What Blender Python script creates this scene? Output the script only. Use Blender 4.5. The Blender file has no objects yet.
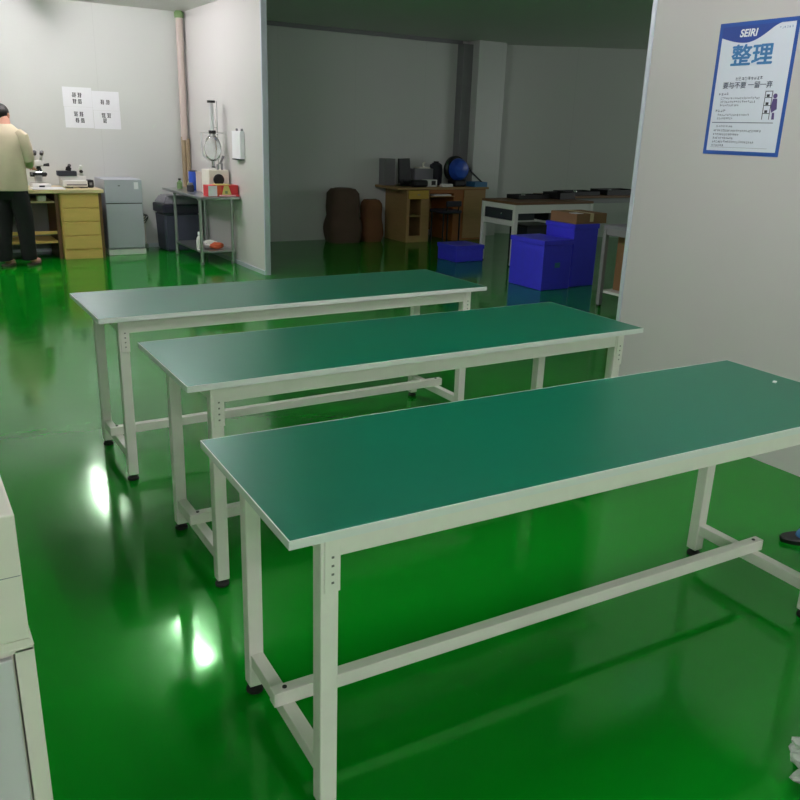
import bpy, bmesh, math, random
from mathutils import Vector, Matrix
random.seed(7)
S = bpy.context.scene
COL = S.collection

# ------------------------------------------------------------------ camera
cd = bpy.data.cameras.new('camera'); cam = bpy.data.objects.new('camera', cd); COL.objects.link(cam)
yaw, pitch, roll = 0.558374, 0.319090, 0.033998
f = Vector((math.sin(yaw)*math.cos(pitch), math.cos(yaw)*math.cos(pitch), -math.sin(pitch)))
r0 = Vector((math.cos(yaw), -math.sin(yaw), 0)); u0 = r0.cross(f)
r = r0*math.cos(roll) + u0*math.sin(roll); u = -r0*math.sin(roll) + u0*math.cos(roll)
M = Matrix(((r.x, u.x, -f.x), (r.y, u.y, -f.y), (r.z, u.z, -f.z))).to_4x4()
M.translation = Vector((0, 0, 1.517)); cam.matrix_world = M
cd.sensor_width = 36; cd.lens = 36*813.9/800; cd.clip_start = .05; cd.clip_end = 60
S.camera = cam

# ------------------------------------------------------------------ world, exposure
w = bpy.data.worlds.new('world'); S.world = w; w.use_nodes = True
w.node_tree.nodes['Background'].inputs[0].default_value = (.5, .55, .55, 1)
w.node_tree.nodes['Background'].inputs[1].default_value = .02
S.view_settings.view_transform = 'Standard'; S.view_settings.look = 'None'
S.view_settings.exposure = 0.0; S.view_settings.gamma = 1
S.view_settings.use_curve_mapping = False
TUBE = 195.0          # brightness of the ceiling tubes
TUBE_POS = [(1.75, 9.4), (-.15, 9.0), (1.75, 6.1), (1.75, 2.1), (-1.5, -3.4), (-.1, -3.4), (1.5, -3.4), (-1.0, -2.3), (1.4, -2.3)]  # tubes behind the camera are added to brighten bench and cabinet fronts

# weak area light added to lift the dark storeroom, outside an invented window
ld = bpy.data.lights.new('storeroom_fill', 'AREA'); ld.shape = 'RECTANGLE'; ld.size = 3.1; ld.size_y = 1.3; ld.energy = 35; ld.color = (.97, 1, 1)
lo = bpy.data.objects.new('storeroom_fill', ld); COL.objects.link(lo); lo.location = (12.65, 5.6, 1.6); lo.rotation_euler = (math.pi/2, 0, math.pi/2)

# ------------------------------------------------------------------ materials
def lin(h):
    h = h.lstrip('#'); o = []
    for i in (0, 2, 4):
        c = int(h[i:i+2], 16)/255
        o.append(c/12.92 if c <= .04045 else ((c+.055)/1.055)**2.4)
    return (*o, 1)
def mat(name, hexc, rough=.5, metal=0, var=.06, scale=14, bump=0, bscale=60, coat=0, trans=0, emit=0, alpha=1, stretch=(1, 1, 1), spec=.5, hex2=None, ior=1.5):
    m = bpy.data.materials.new(name); m.use_nodes = True
    nt = m.node_tree; b = nt.nodes['Principled BSDF']
    c = lin(hexc)
    tc = nt.nodes.new('ShaderNodeTexCoord'); mp = nt.nodes.new('ShaderNodeMapping'); mp.inputs['Scale'].default_value = stretch
    nt.links.new(tc.outputs['Object'], mp.inputs[0])
    n = nt.nodes.new('ShaderNodeTexNoise'); n.inputs['Scale'].default_value = scale; n.inputs['Detail'].default_value = 4
    nt.links.new(mp.outputs[0], n.inputs['Vector'])
    mx = nt.nodes.new('ShaderNodeMix'); mx.data_type = 'RGBA'
    if hex2: d = lin(hex2)
    else: d = tuple(x*(1-var*2) for x in c[:3]) + (1,)
    mx.inputs[6].default_value = c; mx.inputs[7].default_value = d
    nt.links.new(n.outputs[0], mx.inputs[0]); nt.links.new(mx.outputs[2], b.inputs['Base Color'])
    b.inputs['Roughness'].default_value = rough; b.inputs['Metallic'].default_value = metal
    b.inputs['Coat Weight'].default_value = coat; b.inputs['Coat Roughness'].default_value = .08
    b.inputs['Transmission Weight'].default_value = trans; b.inputs['Alpha'].default_value = alpha
    b.inputs['Specular IOR Level'].default_value = spec; b.inputs['IOR'].default_value = ior
    if emit:
        b.inputs['Emission Color'].default_value = c; b.inputs['Emission Strength'].default_value = emit
    if bump:
        n2 = nt.nodes.new('ShaderNodeTexNoise'); n2.inputs['Scale'].default_value = bscale; n2.inputs['Detail'].default_value = 3
        nt.links.new(mp.outputs[0], n2.inputs['Vector'])
        bp = nt.nodes.new('ShaderNodeBump'); bp.inputs['Strength'].default_value = bump; bp.inputs['Distance'].default_value = .01
        nt.links.new(n2.outputs[0], bp.inputs['Height']); nt.links.new(bp.outputs[0], b.inputs['Normal'])
    return m

def floor_mat():
    m = mat('green_epoxy', '#0c8a26', rough=.12, var=.0, scale=.8, spec=.5, ior=2.1)
    nt = m.node_tree; b = nt.nodes['Principled BSDF']
    b.inputs['Specular Tint'].default_value = (.12, .65, .15, 1)   # green clear lacquer
    tc = nt.nodes.new('ShaderNodeTexCoord')
    # slow undulation of poured epoxy plus fine orange peel
    n = nt.nodes.new('ShaderNodeTexNoise'); n.inputs['Scale'].default_value = 2.2; n.inputs['Detail'].default_value = 2
    n3 = nt.nodes.new('ShaderNodeTexNoise'); n3.inputs['Scale'].default_value = 28; n3.inputs['Detail'].default_value = 2
    ad = nt.nodes.new('ShaderNodeMath'); ad.operation = 'MULTIPLY_ADD'; ad.inputs[1].default_value = .05
    nt.links.new(tc.outputs['Object'], n.inputs['Vector']); nt.links.new(tc.outputs['Object'], n3.inputs['Vector'])
    nt.links.new(n3.outputs[0], ad.inputs[0]); nt.links.new(n.outputs[0], ad.inputs[2])
    bp = nt.nodes.new('ShaderNodeBump'); bp.inputs['Strength'].default_value = .12; bp.inputs['Distance'].default_value = .02
    nt.links.new(ad.outputs[0], bp.inputs['Height']); nt.links.new(bp.outputs[0], b.inputs['Normal'])
    # wear varies the gloss a little
    n4 = nt.nodes.new('ShaderNodeTexNoise'); n4.inputs['Scale'].default_value = 1.3; n4.inputs['Detail'].default_value = 6
    nt.links.new(tc.outputs['Object'], n4.inputs['Vector'])
    mr = nt.nodes.new('ShaderNodeMapRange'); mr.inputs[1].default_value = .3; mr.inputs[2].default_value = .7
    mr.inputs[3].default_value = .07; mr.inputs[4].default_value = .16
    nt.links.new(n4.outputs[0], mr.inputs[0]); nt.links.new(mr.outputs[0], b.inputs['Roughness'])
    # pale scuffs: thin stretched specks
    mp = nt.nodes.new('ShaderNodeMapping'); mp.inputs['Scale'].default_value = (9, 1.2, 1); mp.inputs['Rotation'].default_value = (0, 0, .3)
    n5 = nt.nodes.new('ShaderNodeTexNoise'); n5.inputs['Scale'].default_value = 5; n5.inputs['Detail'].default_value = 5
    nt.links.new(tc.outputs['Object'], mp.inputs[0]); nt.links.new(mp.outputs[0], n5.inputs['Vector'])
    cr = nt.nodes.new('ShaderNodeValToRGB'); cr.color_ramp.elements[0].position = .74; cr.color_ramp.elements[1].position = .80
    nt.links.new(n5.outputs[0], cr.inputs[0])
    mx = nt.nodes.new('ShaderNodeMix'); mx.data_type = 'RGBA'
    mx.inputs[6].default_value = lin('#027f16'); mx.inputs[7].default_value = lin('#5f9d6a')
    ml = nt.nodes.new('ShaderNodeMath'); ml.operation = 'MULTIPLY'; ml.inputs[1].default_value = .5
    nt.links.new(cr.outputs[0], ml.inputs[0]); nt.links.new(ml.outputs[0], mx.inputs[0])
    nt.links.new(mx.outputs[2], b.inputs['Base Color'])
    return m
def panel_mat(name, hexc, axis=0, rough=.35, seam=.72):
    # painted sandwich panel with faint joints about every metre along one axis
    m = mat(name, hexc, rough=rough, var=.02, scale=1.2, bump=.04, bscale=30)
    nt = m.node_tree; b = nt.nodes['Principled BSDF']
    tc = nt.nodes.new('ShaderNodeTexCoord'); sx = nt.nodes.new('ShaderNodeSeparateXYZ'); nt.links.new(tc.outputs['Object'], sx.inputs[0])
    md = nt.nodes.new('ShaderNodeMath'); md.operation = 'PINGPONG'; md.inputs[1].default_value = .575
    nt.links.new(sx.outputs[axis], md.inputs[0])
    lt = nt.nodes.new('ShaderNodeMath'); lt.operation = 'LESS_THAN'; lt.inputs[1].default_value = .003
    nt.links.new(md.outputs[0], lt.inputs[0])
    src = b.inputs['Base Color'].links[0].from_socket
    mx = nt.nodes.new('ShaderNodeMix'); mx.data_type = 'RGBA'; mx.inputs[7].default_value = tuple(v*seam for v in lin(hexc)[:3]) + (1,)
    nt.links.new(lt.outputs[0], mx.inputs[0]); nt.links.new(src, mx.inputs[6]); nt.links.new(mx.outputs[2], b.inputs['Base Color'])
    return m
M = {}
M['floor'] = floor_mat()
M['wall_x'] = panel_mat('white_panel_wall', '#d6d9d6', 0, seam=.9)
M['wall_y'] = panel_mat('white_panel_partition', '#d4d3d1', 1, seam=.93)
M['wall_r'] = panel_mat('grey_white_panel', '#c9c7c5', 1, seam=.97)
M['ceil'] = mat('ceiling_white', '#cfd0cc', .6, var=.03, scale=2)
M['alu'] = mat('aluminium_trim', '#d4dbe6', .35, .3, var=.03)
M['greyt'] = mat('grey_trim', '#8b8b8e', .5, var=.05)
M['top'] = mat('green_laminate', '#00664a', .33, var=.05, scale=30, spec=.5, bump=.02, bscale=400)
M['top'].node_tree.nodes['Principled BSDF'].inputs['Specular Tint'].default_value = (.1, .8, .7, 1)
M['band'] = mat('white_edge_band', '#dfe6e2', .4, var=.03)
M['frame'] = mat('cream_powder_coat', '#e8e8de', .42, var=.05, scale=25, bump=.03, bscale=300)
M['black'] = mat('black_plastic', '#16171a', .45, var=.1)
M['rubber'] = mat('black_rubber', '#1c1d1c', .7, var=.1)
M['steel'] = mat('stainless_steel', '#b9bcbd', .28, .9, var=.06)
M['chrome'] = mat('chrome', '#d8dadb', .15, 1, var=.02)
M['hole'] = mat('dark_hole', '#2a2c2a', .8)
M['wood'] = mat('yellow_wood', '#efc873', .45, var=.08, scale=5, stretch=(1, 1, 7))
M['woodtop'] = mat('pale_wood_top', '#e0cf9f', .4, var=.06, scale=6, stretch=(1, 6, 6))
M['wood_dk'] = mat('brown_wood', '#7a5536', .5, var=.12, scale=6, stretch=(1, 1, 6))
M['wood2'] = mat('tan_wood', '#b08e5c', .5, var=.12, scale=5, stretch=(1, 1, 7))
M['wood2y'] = mat('yellow_drawer_wood', '#cda744', .5, var=.1, scale=5)
M['wood2o'] = mat('orange_wood', '#a5662f', .5, var=.12, scale=5)
M['slot'] = mat('slot_shade', '#6d7068', .7)
M['fridge'] = mat('silver_grey_door', '#b4b9c2', .45, .0, var=.03)
M['white'] = mat('white_plastic', '#e8e8e4', .4, var=.03)
M['paper'] = mat('white_paper', '#f1f3f7', .7, var=.02)
M['ink'] = mat('dark_ink', '#30333d', .7)
M['cream'] = mat('cream_enamel', '#efece0', .4, var=.03)
M['drawer'] = mat('pale_grey_drawer', '#d9d9dc', .4, var=.03)
M['navy'] = mat('navy_plastic', '#2b2d3d', .45, var=.1)
M['bluegrey'] = mat('slate_plastic', '#4b5062', .5, var=.1)
M['lidgrey'] = mat('grey_lid_plastic', '#86868e', .5, var=.06)
M['blue'] = mat('royal_blue_plastic', '#4543f4', .4, var=.08)
M['bluecan'] = mat('blue_can', '#2a55c8', .4, var=.05)
M['blue2'] = mat('bright_blue_shell', '#2b57c4', .3, var=.05)
M['teal'] = mat('light_blue_plastic', '#3f7aa8', .4, var=.05)
M['red'] = mat('red_print', '#d0383c', .5, var=.1)
M['orange'] = mat('orange_print', '#d8643a', .5, var=.1)
M['yellow'] = mat('yellow_print', '#dcdc80', .5, var=.1)
M['greenp'] = mat('green_print', '#7fa06a', .5, var=.1)
M['pink'] = mat('pink_film', '#e0a7ae', .5, var=.1)
M['pipe'] = mat('beige_pink_pipe', '#cfc0b8', .5, var=.05)
M['pipe_dk'] = mat('tan_pipe', '#a89678', .5, var=.08)
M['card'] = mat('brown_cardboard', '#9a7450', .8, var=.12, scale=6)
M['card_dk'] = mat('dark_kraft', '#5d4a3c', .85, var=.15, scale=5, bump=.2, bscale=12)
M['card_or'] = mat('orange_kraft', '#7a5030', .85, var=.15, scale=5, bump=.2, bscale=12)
M['glass'] = mat('clear_glass', '#f2f6f8', .03, trans=.95, var=0)
M['frost'] = mat('frosted_glass', '#eef1f3', .3, trans=.5, var=0)
M['bag'] = mat('clear_crumpled_film', '#f4f8f4', .22, trans=.55, var=0, bump=.9, bscale=35, ior=1.25)
M['skin'] = mat('skin', '#d39a80', .5, var=.05)
M['hair'] = mat('black_hair', '#171412', .5, var=.2, scale=80, bump=.3, bscale=200)
M['shirt'] = mat('beige_shirt', '#d2c7aa', .85, var=.08, scale=8, bump=.5, bscale=9)
M['trouser'] = mat('black_trouser', '#141417', .85, var=.1, bump=.4, bscale=10)
M['sole'] = mat('slipper_sole', '#5b4c48', .7)
M['slip'] = mat('pink_grey_slipper', '#b98a80', .7)
M['pblue'] = mat('poster_blue', '#2b55a6', .4, var=.03)
M['pnavy'] = mat('poster_navy', '#2f4a9a', .4, var=.03)
M['psky'] = mat('poster_sky', '#4f8fc4', .4, var=.2, scale=90, hex2='#2a66a0')
M['pgrey'] = mat('poster_grey_print', '#596277', .5)
M['ppaper'] = mat('poster_paper', '#dfe6f2', .35, var=.03)
M['pflesh'] = mat('poster_purple_print', '#5a4a80', .5)
M['tube'] = mat('lit_tube', '#fff6fb', .4, var=0, emit=TUBE)
M['ring'] = mat('lit_ring', '#ffffff', .4, var=0, emit=14)

# ------------------------------------------------------------------ mesh helpers
def nb(): return bmesh.new()
def merge(dst, src):
    me = bpy.data.meshes.new('tmp'); src.to_mesh(me); src.free(); dst.from_mesh(me); bpy.data.meshes.remove(me)
def box(bm, x0, x1, y0, y1, z0, z1, bev=0, seg=2):
    b = nb(); bmesh.ops.create_cube(b, size=1)
    for v in b.verts:
        v.co = Vector((x0+(v.co.x+.5)*(x1-x0), y0+(v.co.y+.5)*(y1-y0), z0+(v.co.z+.5)*(z1-z0)))
    if bev: bmesh.ops.bevel(b, geom=list(b.edges), offset=bev, segments=seg, profile=.5, affect='EDGES')
    merge(bm, b)
def lathe(bm, prof, c=(0, 0, 0), n=24, axis='z'):
    rows = []
    for (rr, h) in prof:
        row = []
        for k in range(n):
            a = 2*math.pi*k/n
            p = (rr*math.cos(a), rr*math.sin(a), h)
            if axis == 'y': p = (p[0], h, -p[1])
            if axis == 'x': p = (h, p[0], p[1])
            row.append(bm.verts.new(Vector(p)+Vector(c)))
        rows.append(row)
    for a, b in zip(rows, rows[1:]):
        for k in range(n): bm.faces.new((a[k], a[(k+1) % n], b[(k+1) % n], b[k]))
    bm.faces.new(list(reversed(rows[0]))); bm.faces.new(rows[-1])
def tube(bm, pts, rad, n=10):
    pts = [Vector(p) for p in pts]; rows = []
    rads = rad if isinstance(rad, (list, tuple)) else [rad]*len(pts)
    up = None
    for i, p in enumerate(pts):
        d = (pts[min(i+1, len(pts)-1)]-pts[max(i-1, 0)]).normalized()
        if up is None: up = d.orthogonal().normalized()
        up = (up - d*up.dot(d)).normalized(); s = d.cross(up)
        rows.append([bm.verts.new(p+(up*math.cos(2*math.pi*k/n)+s*math.sin(2*math.pi*k/n))*rads[i]) for k in range(n)])
    for a, b in zip(rows, rows[1:]):
        for k in range(n): bm.faces.new((a[k], a[(k+1) % n], b[(k+1) % n], b[k]))
    bm.faces.new(list(reversed(rows[0]))); bm.faces.new(rows[-1])
def loft(bm, rings, n=24):
    # rings: (cx, cy, z, rx, ry)
    rows = []
    for cx, cy, z, rx, ry in rings:
        rows.append([bm.verts.new((cx+rx*math.cos(2*math.pi*k/n), cy+ry*math.sin(2*math.pi*k/n), z)) for k in range(n)])
    for a, b in zip(rows, rows[1:]):
        for k in range(n): bm.faces.new((a[k], a[(k+1) % n], b[(k+1) % n], b[k]))
    bm.faces.new(list(reversed(rows[0]))); bm.faces.new(rows[-1])
def ell(bm, c, rx, ry, rz, seg=20):
    b = nb(); bmesh.ops.create_uvsphere(b, u_segments=seg, v_segments=seg//2+2, radius=1)
    for v in b.verts: v.co = Vector((c[0]+v.co.x*rx, c[1]+v.co.y*ry, c[2]+v.co.z*rz))
    merge(bm, b)
def prism(bm, pts, axis, a0, a1):
    # polygon given in the other two axes, extruded along axis
    def P(p, a):
        return {'x': (a, p[0], p[1]), 'y': (p[0], a, p[1]), 'z': (p[0], p[1], a)}[axis]
    A = [bm.verts.new(P(p, a0)) for p in pts]; B = [bm.verts.new(P(p, a1)) for p in pts]
    bm.faces.new(A); bm.faces.new(list(reversed(B))); n = len(pts)
    for k in range(n): bm.faces.new((A[k], B[k], B[(k+1) % n], A[(k+1) % n]))
def obj(name, bm, m, parent=None, smooth=False, loc=None):
    bmesh.ops.recalc_face_normals(bm, faces=bm.faces)
    me = bpy.data.meshes.new(name); bm.to_mesh(me); bm.free()
    if smooth:
        for p in me.polygons: p.use_smooth = True
        try: me.set_sharp_from_angle(angle=math.radians(40))
        except Exception: pass
    me.materials.append(M[m])
    o = bpy.data.objects.new(name, me); COL.objects.link(o)
    if parent: o.parent = parent
    if loc: o.location = loc
    return o
def B(name, m, parent, *boxes, bev=0.0, smooth=False):
    bm = nb()
    for bx in boxes: box(bm, *bx, bev=bev)
    return obj(name, bm, m, parent, smooth)
def tag(o, label, cat, group=None):
    o['label'] = label; o['category'] = cat
    if group: o['group'] = group
    return o
def thing(name, label, cat, loc=(0, 0, 0), rz=0, group=None):
    o = bpy.data.objects.new(name, None); COL.objects.link(o); o.empty_display_size = .1
    o.location = loc; o.rotation_euler = (0, 0, rz); return tag(o, label, cat, group)
def struct(name, m, *boxes, bev=0):
    o = B(name, m, None, *boxes, bev=bev); o['kind'] = 'structure'; return o
def copy_tree(o, parent=None):
    c = o.copy(); COL.objects.link(c)
    if parent: c.parent = parent
    for ch in list(o.children): copy_tree(ch, c)
    return c

# ------------------------------------------------------------------ room
H = 2.8
struct('floor', 'floor', (-4, 12.5, -5, 10.8, -.1, 0))
struct('ceiling', 'ceil', (-4, 12.5, -5, 10.8, H, H+.1))
struct('wall_back', 'wall_x', (-4, 8.9, 10.65, 10.8, 0, H))
struct('wall_left', 'wall_y', (-4.1, -4, -5, 10.8, 0, H))
struct('wall_front', 'wall_x', (-4, 3.56, -5.1, -5, 0, H))
struct('wall_middle', 'wall_y', (3.355, 3.405, 8.19, 10.65, 0, H))
struct('wall_right', 'wall_r', (3.56, 3.61, -5, 3.30, 0, H))
struct('wall_storeroom', 'wall_x', (3.61, 12.5, 2.9, 3.0, 0, H))
struct('trim_1', 'alu', (3.35, 3.41, 8.165, 8.19, 0, H))           # end cap of the partition
struct('trim_2', 'alu', (3.553, 3.617, 3.30, 3.325, 0, H))         # end cap of the right wall
struct('trim_3', 'greyt', (3.405, 7.5, 10.60, 10.65, H-.05, H))   # cornice
struct('trim_4', 'wall_x', (7.62, 8.12, 10.35, 10.65, 0, H))       # boxed corner column
struct('trim_5', 'greyt', (7.45, 7.62, 10.5, 10.65, 0, H-.05))
struct('baseboard_back', 'alu', (-4, 3.355, 10.635, 10.65, 0, .05))
struct('baseboard_middle', 'alu', (3.34, 3.355, 8.19, 10.65, 0, .045))
# far right wall of the storeroom runs at an angle
bm = nb(); prism(bm, [(8.10, 10.68), (8.9, 10.8), (12.5, 8.6), (12.5, 7.86)], 'z', 0, H)
o = obj('wall_far', bm, 'wall_x'); o['kind'] = 'structure'
struct('wall_east', 'wall_y', (12.5, 12.6, 2.9, 4.0, 0, H), (12.5, 12.6, 7.2, 8.6, 0, H), (12.5, 12.6, 4.0, 7.2, 0, .9), (12.5, 12.6, 4.0, 7.2, 2.3, H))
struct('added_window', 'alu', (12.53, 12.57, 4.0, 7.2, .9, .95), (12.53, 12.57, 4.0, 7.2, 2.25, 2.3), (12.53, 12.57, 4.0, 4.05, .95, 2.25), (12.53, 12.57, 7.15, 7.2, .95, 2.25), (12.53, 12.57, 5.57, 5.63, .95, 2.25))  # unseen window frame, added around the opening for the storeroom fill light

# ------------------------------------------------------------------ ceiling lamps
def lamp():
    t = thing('ceiling_lamp', '', 'ceiling lamp', (0, 0, H))
    B('housing', 'white', t, (-.04, .04, -.61, .61, -.03, 0), bev=.006)
    bm = nb(); tube(bm, [(0, -.585, -.052), (0, .585, -.052)], .016, 12); obj('light_tube', bm, 'tube', t, True)
    B('end_cap', 'white', t, (-.022, .022, -.61, -.58, -.072, -.028), bev=.004)
    B('end_cap', 'white', t, (-.022, .022, .58, .61, -.072, -.028), bev=.004)
    return t
L0 = lamp()
for i, (x, y) in enumerate(TUBE_POS):
    t = L0 if i == 0 else copy_tree(L0)
    t.location = (x, y, H)
    t['label'] = 'white batten lamp with one lit tube on the ceiling, out of view above, rear ones added as fill'; t['group'] = 'tube lamps on the ceiling'

# ------------------------------------------------------------------ workbenches
TL, TW = 1.980, .601
def workbench():
    t = thing('workbench', '', 'workbench', (0, 0, 0), 0, 'green-topped workbenches')
    top = B('tabletop', 'top', t, (.003, TL-.003, .003, TW-.003, .731, .750), bev=.0008)
    B('edge_band', 'band', top, (0, TL, 0, .003, .730, .7495), (0, TL, TW-.003, TW, .730, .7495),
      (0, .003, .003, TW-.003, .730, .7495), (TL-.003, TL, .003, TW-.003, .730, .7495), (.003, TL-.003, .003, TW-.003, .7285, .731))
    fz, xs, ys = .7285, (.082, TL-.088-.036), (.032, TW-.050-.042)
    for x in xs:
        for y in ys:
            lg = B('leg', 'frame', t, (x, x+.042, y, y+.042, .028, fz), bev=.003)
            # bolted slotted sleeve under the apron, on the outward long side
            oy = y-.0035 if y < .3 else y+.042
            pl = B('bracket_plate', 'frame', lg, (x+.008, x+.044, oy, oy+.0035, .592, .726), bev=.001)
            hy = oy-.0008 if y < .3 else oy+.0035
            B('bolt_slot', 'slot', lg, *[(x+.023, x+.029, hy, hy+.0008, z, z+.005) for z in (.612, .632, .652, .672)])
            bm = nb(); cx, cy = x+.021, y+.021
            lathe(bm, [(.020, 0), (.024, .003), (.024, .012), (.014, .018), (.008, .020), (.008, .03)], (cx, cy, 0), 20)
            obj('levelling_foot', bm, 'rubber', lg, True)
    # aprons
    B('apron', 'frame', t, (xs[0]+.042, xs[1], ys[0]+.001, ys[0]+.030, .672, fz), bev=.002)
    B('apron', 'frame', t, (xs[0]+.042, xs[1], ys[1]+.012, ys[1]+.041, .672, fz), bev=.002)
    for x in xs:
        B('end_apron', 'frame', t, (x+.008, x+.037, ys[0]+.042, ys[1], .672, fz), bev=.002)
        B('end_rail', 'frame', t, (x+.005, x+.040, ys[0]+.042, ys[1], .095, .135), bev=.002)
    yc = TW/2-.008
    st = B('stretcher', 'frame', t, (.066, TL-.066, yc-.0175, yc+.0175, .135, .175), bev=.002)
    for x in (.1, TL-.1):
        bm = nb(); lathe(bm, [(.006, 0), (.006, .003)], (x, yc, .1749), 12); obj('bolt_head', bm, 'hole', st)
    return t
W0 = workbench()
WB = [(.5757, 1.3123, -2.0, 'nearest green-topped workbench, cream steel frame, right end by the poster wall'),
      (.705, 2.3656, -.453, 'middle green-topped workbench, standing between the nearest and the farthest one'),
      (.6629, 3.3997, .043, 'farthest green-topped workbench, closest to the partition end, greyish sheen on its left')]
for i, (x, y, a, lb) in enumerate(WB):
    t = W0 if i == 0 else copy_tree(W0)
    t.location = (x, y, 0); t.rotation_euler = (0, 0, math.radians(a)); t['label'] = lb
o = B('fleck', 'white', None, (-.009, .009, -.006, .006, 0, .005), bev=.002); o.location = (2.475, 1.575, .750); o.rotation_euler = (0, 0, .4)  # tiny raised white spot on the tabletop
tag(o, 'tiny white scrap lying near the right end of the nearest green tabletop', 'fleck')

# ------------------------------------------------------------------ foreground cabinet
t = thing('cabinet', 'off-white enamel cabinet with drawer front, cut off at the lower left of the photo', 'cabinet', (-.38, 1.57, 0))
B('upper_body', 'cream', t, (0, .503, 0, .42, .525, .80), bev=.004)
B('lower_body', 'cream', t, (0, .470, .012, .42, 0, .505), (.472, .508, 0, .42, 0, .505), (0, .508, 0, .42, .497, .5085), bev=.002)
bm = nb(); prism(bm, [(-.0, .525), (.503, .525), (.509, .5085), (0, .5085)], 'y', .0, .42); obj('collar', bm, 'cream', t)
d = B('drawer', 'drawer', t, (.006, .466, -.006, .010, .02, .49), bev=.003)
B('seam', 'greyt', t, (0, .500, -.0006, .0004, .668, .6695))
# ------------------------------------------------------------------ poster on the right wall
def glyphs(bm, y0, z0, w, h, n, dens=6, t=.0012, sgn=-1):
    """row of n unreadable small strokes; y runs toward the camera (rightwards in view)"""
    cw = w/n
    for i in range(n):
        cy = y0 - i*cw
        for k in range(dens):
            if random.random() < .55:
                zz = z0 - random.random()*h; l = cw*random.uniform(.35, .8); s = cy-random.uniform(.05, .2)*cw
                box(bm, -t-.0004, -t, s-l, s, zz-h*.05, zz+h*.05)
            else:
                s = cy-random.uniform(.1, .8)*cw; l = h*random.uniform(.4, .9)
                box(bm, -t-.0004, -t, s-cw*.05, s+cw*.05, z0-h*.5-l/2, z0-h*.5+l/2)
def text(body, size, x, y, z, m, parent, name, bold=0, rot=(math.pi/2, 0, -math.pi/2), sx=1, off=.0, ext=.0004, shear=0, align='CENTER'):
    c = bpy.data.curves.new(name, 'FONT'); c.body = body; c.size = size; c.extrude = ext; c.align_x = align; c.offset = off; c.shear = shear
    o = bpy.data.objects.new(name, c); COL.objects.link(o)
    dg = bpy.context.evaluated_depsgraph_get()
    me = bpy.data.meshes.new_from_object(o.evaluated_get(dg)); bpy.data.objects.remove(o); bpy.data.curves.remove(c)
    if bold:
        bb = nb()
        for k, (dx, dy) in enumerate([(0, 0), (bold, 0), (-bold, 0), (0, bold), (0, -bold), (bold*.7, bold*.7), (-bold*.7, -bold*.7)]):
            c2 = me.copy(); c2.transform(Matrix.Translation((dx, dy, k*.00003))); bb.from_mesh(c2); bpy.data.meshes.remove(c2)
        bb.to_mesh(me); bb.free()
    me.materials.clear(); me.materials.append(M[m]); me.name = name
    p = bpy.data.objects.new(name, me); COL.objects.link(p); p.parent = parent
    p.location = (x, y, z); p.rotation_euler = rot; p.scale = (sx, 1, 1); return p
PW, PH = .425, .600
t = thing('poster', 'blue-bordered white notice headed SEIRI on the right wall', 'poster', (3.5598, 2.880, 1.458), math.radians(0))
sh = B('sheet', 'ppaper', t, (-.0012, -.0001, -PW, 0, 0, PH))
B('border', 'pblue', sh, (-.0022, -.0012, -PW, 0, 0, .018), (-.0022, -.0012, -PW, 0, PH-.018, PH), (-.0022, -.0012, -.018, 0, .018, PH-.018), (-.0022, -.0012, -PW, -PW+.018, .018, PH-.018))
bm = nb(); pts = [(-.018, PH-.018)] ; N = 24
for i in range(N+1):
    s = i/N; yy = -.018 - s*(PW-.11); zz = PH-.065-.028*math.sin(math.pi*min(1, s*1.12)) + (.048*max(0, (s-.45)/.55)**1.6)
    pts.append((yy, min(zz, PH-.0181)))
pts.append((-PW+.06, PH-.018))
prism(bm, pts, 'x', -.0024, -.0013); obj('header', bm, 'pnavy', sh)
text('SEIRI', .046, -.0030, -.165, PH-.066, 'paper', sh, 'heading', off=.0012, shear=.15)
glyphs(bm := nb(), -.325, PH-.035, .07, .010, 6, 3); obj('small_print', bm, 'pblue', sh)
text('整理', .100, -.0030, -.200, PH-.185, 'psky', sh, 'title', bold=.0022, sx=1.15)
text('要与不要 一留一弃', .0315, -.0030, -.20, .308, 'pgrey', sh, 'slogan', bold=.0003, sx=1.05)
bm = nb()
glyphs(bm, -.13, .356, .15, .016, 9, 6)
glyphs(bm, -.045, .288, .06, .014, 4, 5)
glyphs(bm, -.060, .266, .22, .010, 22, 5); glyphs(bm, -.060, .250, .20, .010, 18, 5); glyphs(bm, -.060, .234, .11, .010, 11, 5)
glyphs(bm, -.040, .212, .06, .014, 4, 5)
glyphs(bm, -.055, .190, .18, .010, 16, 5); glyphs(bm, -.055, .174, .09, .010, 9, 5)
for k, (z, wd) in enumerate([(.118, .27), (.100, .15), (.083, .12), (.066, .24), (.049, .07)]): glyphs(bm, -.045, z, wd, .011, int(wd*95), 6)
glyphs(bm, -.055, .138, .10, .010, 7, 5)
obj('print', bm, 'pgrey', sh)
B('rule', 'pgrey', sh, (-.0020, -.0012, -.37, -.03, .148, .1515), (-.0020, -.0012, -.36, -.04, .034, .035))
bm = nb()   # small drawing: open shelf with a figure beside it
for z in (.19, .225, .26, .288): box(bm, -.0020, -.0012, -.345, -.305, z, z+.003)
box(bm, -.0020, -.0012, -.308, -.305, .165, .29); box(bm, -.0020, -.0012, -.345, -.342, .165, .29)
for z in (.194, .229, .264): box(bm, -.0020, -.0012, -.33, -.315, z, z+.012)
sk = obj('drawing', bm, 'ink', sh)
bm = nb(); lathe(bm, [(.011, -.0020), (.011, -.0013)], (0, -.360, .268), 14, 'x')
prism(bm, [(-.350, .256), (-.372, .256), (-.378, .21), (-.352, .195), (-.345, .22)], 'x', -.0020, -.0013)
prism(bm, [(-.357, .195), (-.368, .195), (-.372, .165), (-.358, .165)], 'x', -.0020, -.0013); obj('drawn_figure', bm, 'pflesh', sh)

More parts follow.
